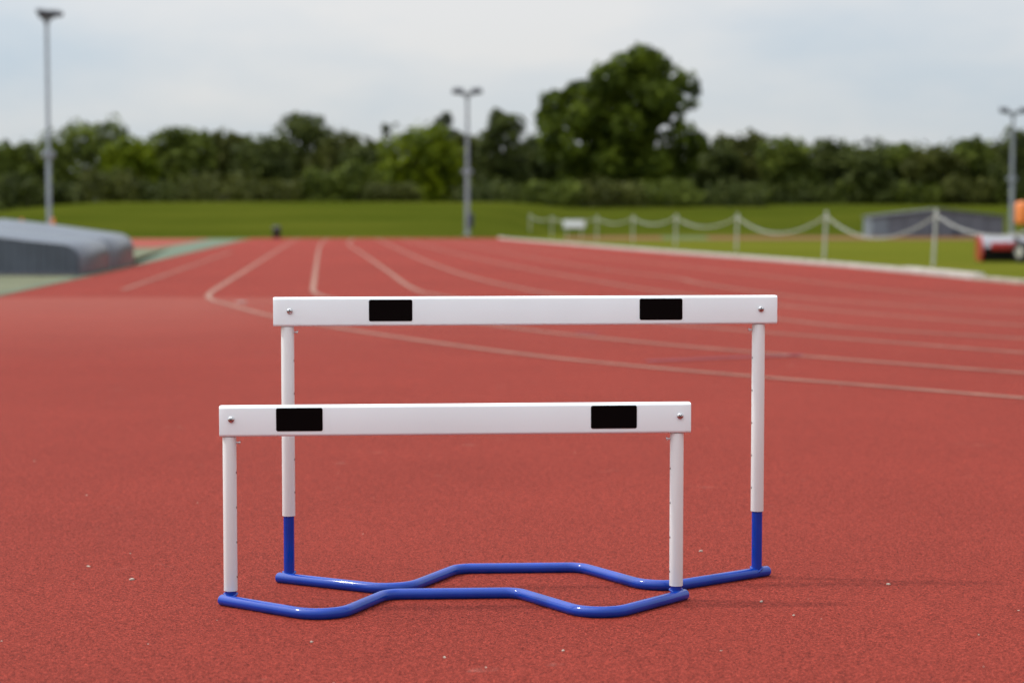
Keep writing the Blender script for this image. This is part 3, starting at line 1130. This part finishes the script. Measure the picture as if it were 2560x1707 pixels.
# the big tree: clump layout in metres from its foot
sc = 143 / (4978 / 1.0884) / 2.306 * .919
bl = []
rb = random.Random(5)
for cx, cy, r in [(930, 165, 95), (845, 225, 110), (990, 225, 115), (1095, 275, 100), (1185, 300, 80), (1230, 345, 45), (720, 290, 100), (640, 345, 70), (560, 360, 80),
                  (430, 420, 85), (375, 500, 65), (400, 590, 80), (480, 540, 105), (610, 500, 110), (750, 430, 130), (900, 380, 130), (1030, 400, 105), (1150, 430, 55), (1215, 420, 40), (1130, 510, 60),
                  (690, 620, 115), (830, 560, 130), (960, 600, 70), (520, 680, 100), (420, 690, 90), (1170, 610, 90), (1240, 650, 70), (880, 700, 140), (740, 770, 130), (1000, 780, 120), (1150, 740, 110), (1062, 615, 48), (1120, 600, 50), (580, 800, 120), (1000, 470, 90)]:
    yoff = rb.uniform(-1.6, 1.6) * (1.0 if r > 80 else .5)
    bl.append(((cx - 800) * sc, yoff, 0 - cy * sc, r * sc * 1.04, r * sc * 1.2, r * sc * 1.0, .42 if (cx > 1050 and cy < 640) else (.6 if (cx < 660 and 540 < cy < 720) else 1)))
Xb, Zb = px((1200 + 800 / 2.306) / 1.0884, (80 + 0 / 2.306) / 1.0884, 143)
zf = bank_h(Xb, 143) - .02
bl = [(a, b, c + Zb - zf, d, e2, f2, g2) for a, b, c, d, e2, f2, g2 in bl]
plant('tree', 'biggest tree on the bank, towering in the right middle with gaps of sky', 'tree', G, (1200 + 800 / 2.306) / 1.0884, 105, 370, 143, 'leaf_big', 77, n=15000, size=.40, lobes=bl)

G2 = 'shrubs at the foot of the trees'
SHRUBS = [
    (55, 400, 150, 139, 'leaf_dark', 'dark low shrub at the far left end of the bank', None),
    (160, 425, 120, 140, 'leaf_dark', 'dark shrub right of the foot of the tall left mast', None),
    (255, 385, 150, 138, 'leaf_olive', 'grey green shrub below the bright small tree on the left', None),
    (375, 430, 150, 139, 'leaf_dark', 'low rounded shrub left of the long hedge-like mound', None),
    (500, 412, 210, 137, 'leaf_olive', 'long low hedge-like mound behind the left lawn', None),
    (650, 430, 160, 139, 'leaf_olive', 'dull green shrub behind the litter bin', None),
    (748, 385, 120, 138, 'leaf_mid', 'green shrub left of the peaked shrub', None),
    (822, 362, 140, 139, 'leaf_mid', 'peaked bright green shrub left of the lime green tree', None),
    (905, 425, 120, 137, 'leaf_olive', 'brownish shrub in front of the lime green tree', None),
    (1130, 432, 170, 139, 'leaf_dark', 'dark shrub right of the foot of the middle mast', None),
    (1275, 420, 150, 137, 'leaf_mid', 'green shrub under the left side of the biggest tree', None),
    (1400, 412, 160, 137, 'leaf_olive', 'shrub with pale blossom under the middle of the biggest tree', ('blossom', 60)),
    (1535, 425, 160, 138, 'leaf_mid', 'green shrub under the right side of the biggest tree', None),
    (1690, 436, 170, 139, 'leaf_dark', 'dark shrub behind the third nearest fence post', None),
    (1840, 440, 170, 148, 'leaf_dark', 'low dark shrub behind the second nearest fence post', None),
    (1985, 420, 160, 148, 'leaf_mid', 'green mounded shrub above the left corner of the slate shelter', None),
    (2110, 436, 140, 149, 'leaf_mid', 'low green shrub above the peak of the slate shelter', None),
    (2215, 408, 130, 148, 'leaf_olive', 'olive shrub above the right slope of the slate shelter', None),
    (2325, 440, 150, 149, 'leaf_mid', 'green shrub by the foot of the right mast', None),
]
for i, (x, top, w, D, mat, lab, ex) in enumerate(SHRUBS):
    plant('shrub', lab, 'shrub', G2, x, top, w * 1.15, D, mat, 300 + i, 0, 800, .32, 0, trunk=False, extra=ex)

# the wood behind, one dense mass
bm = bmesh.new()
rw = random.Random(9)
lob = []
for i in range(95):
    x = -70 + 140 * i / 94
    r = rw.uniform(2.0, 3.0)
    lob.append((x, 172 + rw.uniform(-4, 6), 2.0 + rw.uniform(2.2, 3.6), r, r, r))
    lob.append((x + .7, 168 + rw.uniform(-4, 6), 2.0 + rw.uniform(0.2, 1.4), r, r, r))
leaves(bm, lob, 24000, .62, rw, .45)
o = from_bm('woodland', bm, 'leaf_dark', smooth=False)
o['kind'] = 'stuff'

# ------------------------------------------------------------------ grit and crumbs on the track
bm = bmesh.new()
rg = random.Random(21)
spots = [(-.89, 4.62, .006), (-1.03, 4.80, .004), (.48, 5.02, .006), (.87, 4.56, .005), (-.40, 3.93, .004), (-.13, 3.79, .004), (.1, 3.85, .004), (.55, 4.35, .005), (.60, 4.2, .003), (-.63, 4.40, .003)]
for k in range(46):
    y = 3.5 + 9 * rg.random() ** 1.8
    spots.append((rg.uniform(-.28, .28) * y, y, rg.uniform(.001, .0026)))
for x, y, s in spots:
    mt = Matrix.Translation((x, y, .006 + s * .3)) @ Matrix.Rotation(rg.random() * 6, 4, 'Z') @ Matrix.Diagonal((s * rg.uniform(1, 1.9), s * rg.uniform(.6, 1), s * .55, 1))
    bmesh.ops.create_icosphere(bm, subdivisions=1, radius=1, matrix=mt)
o = from_bm('grit', bm, 'grit')
o['kind'] = 'stuff'
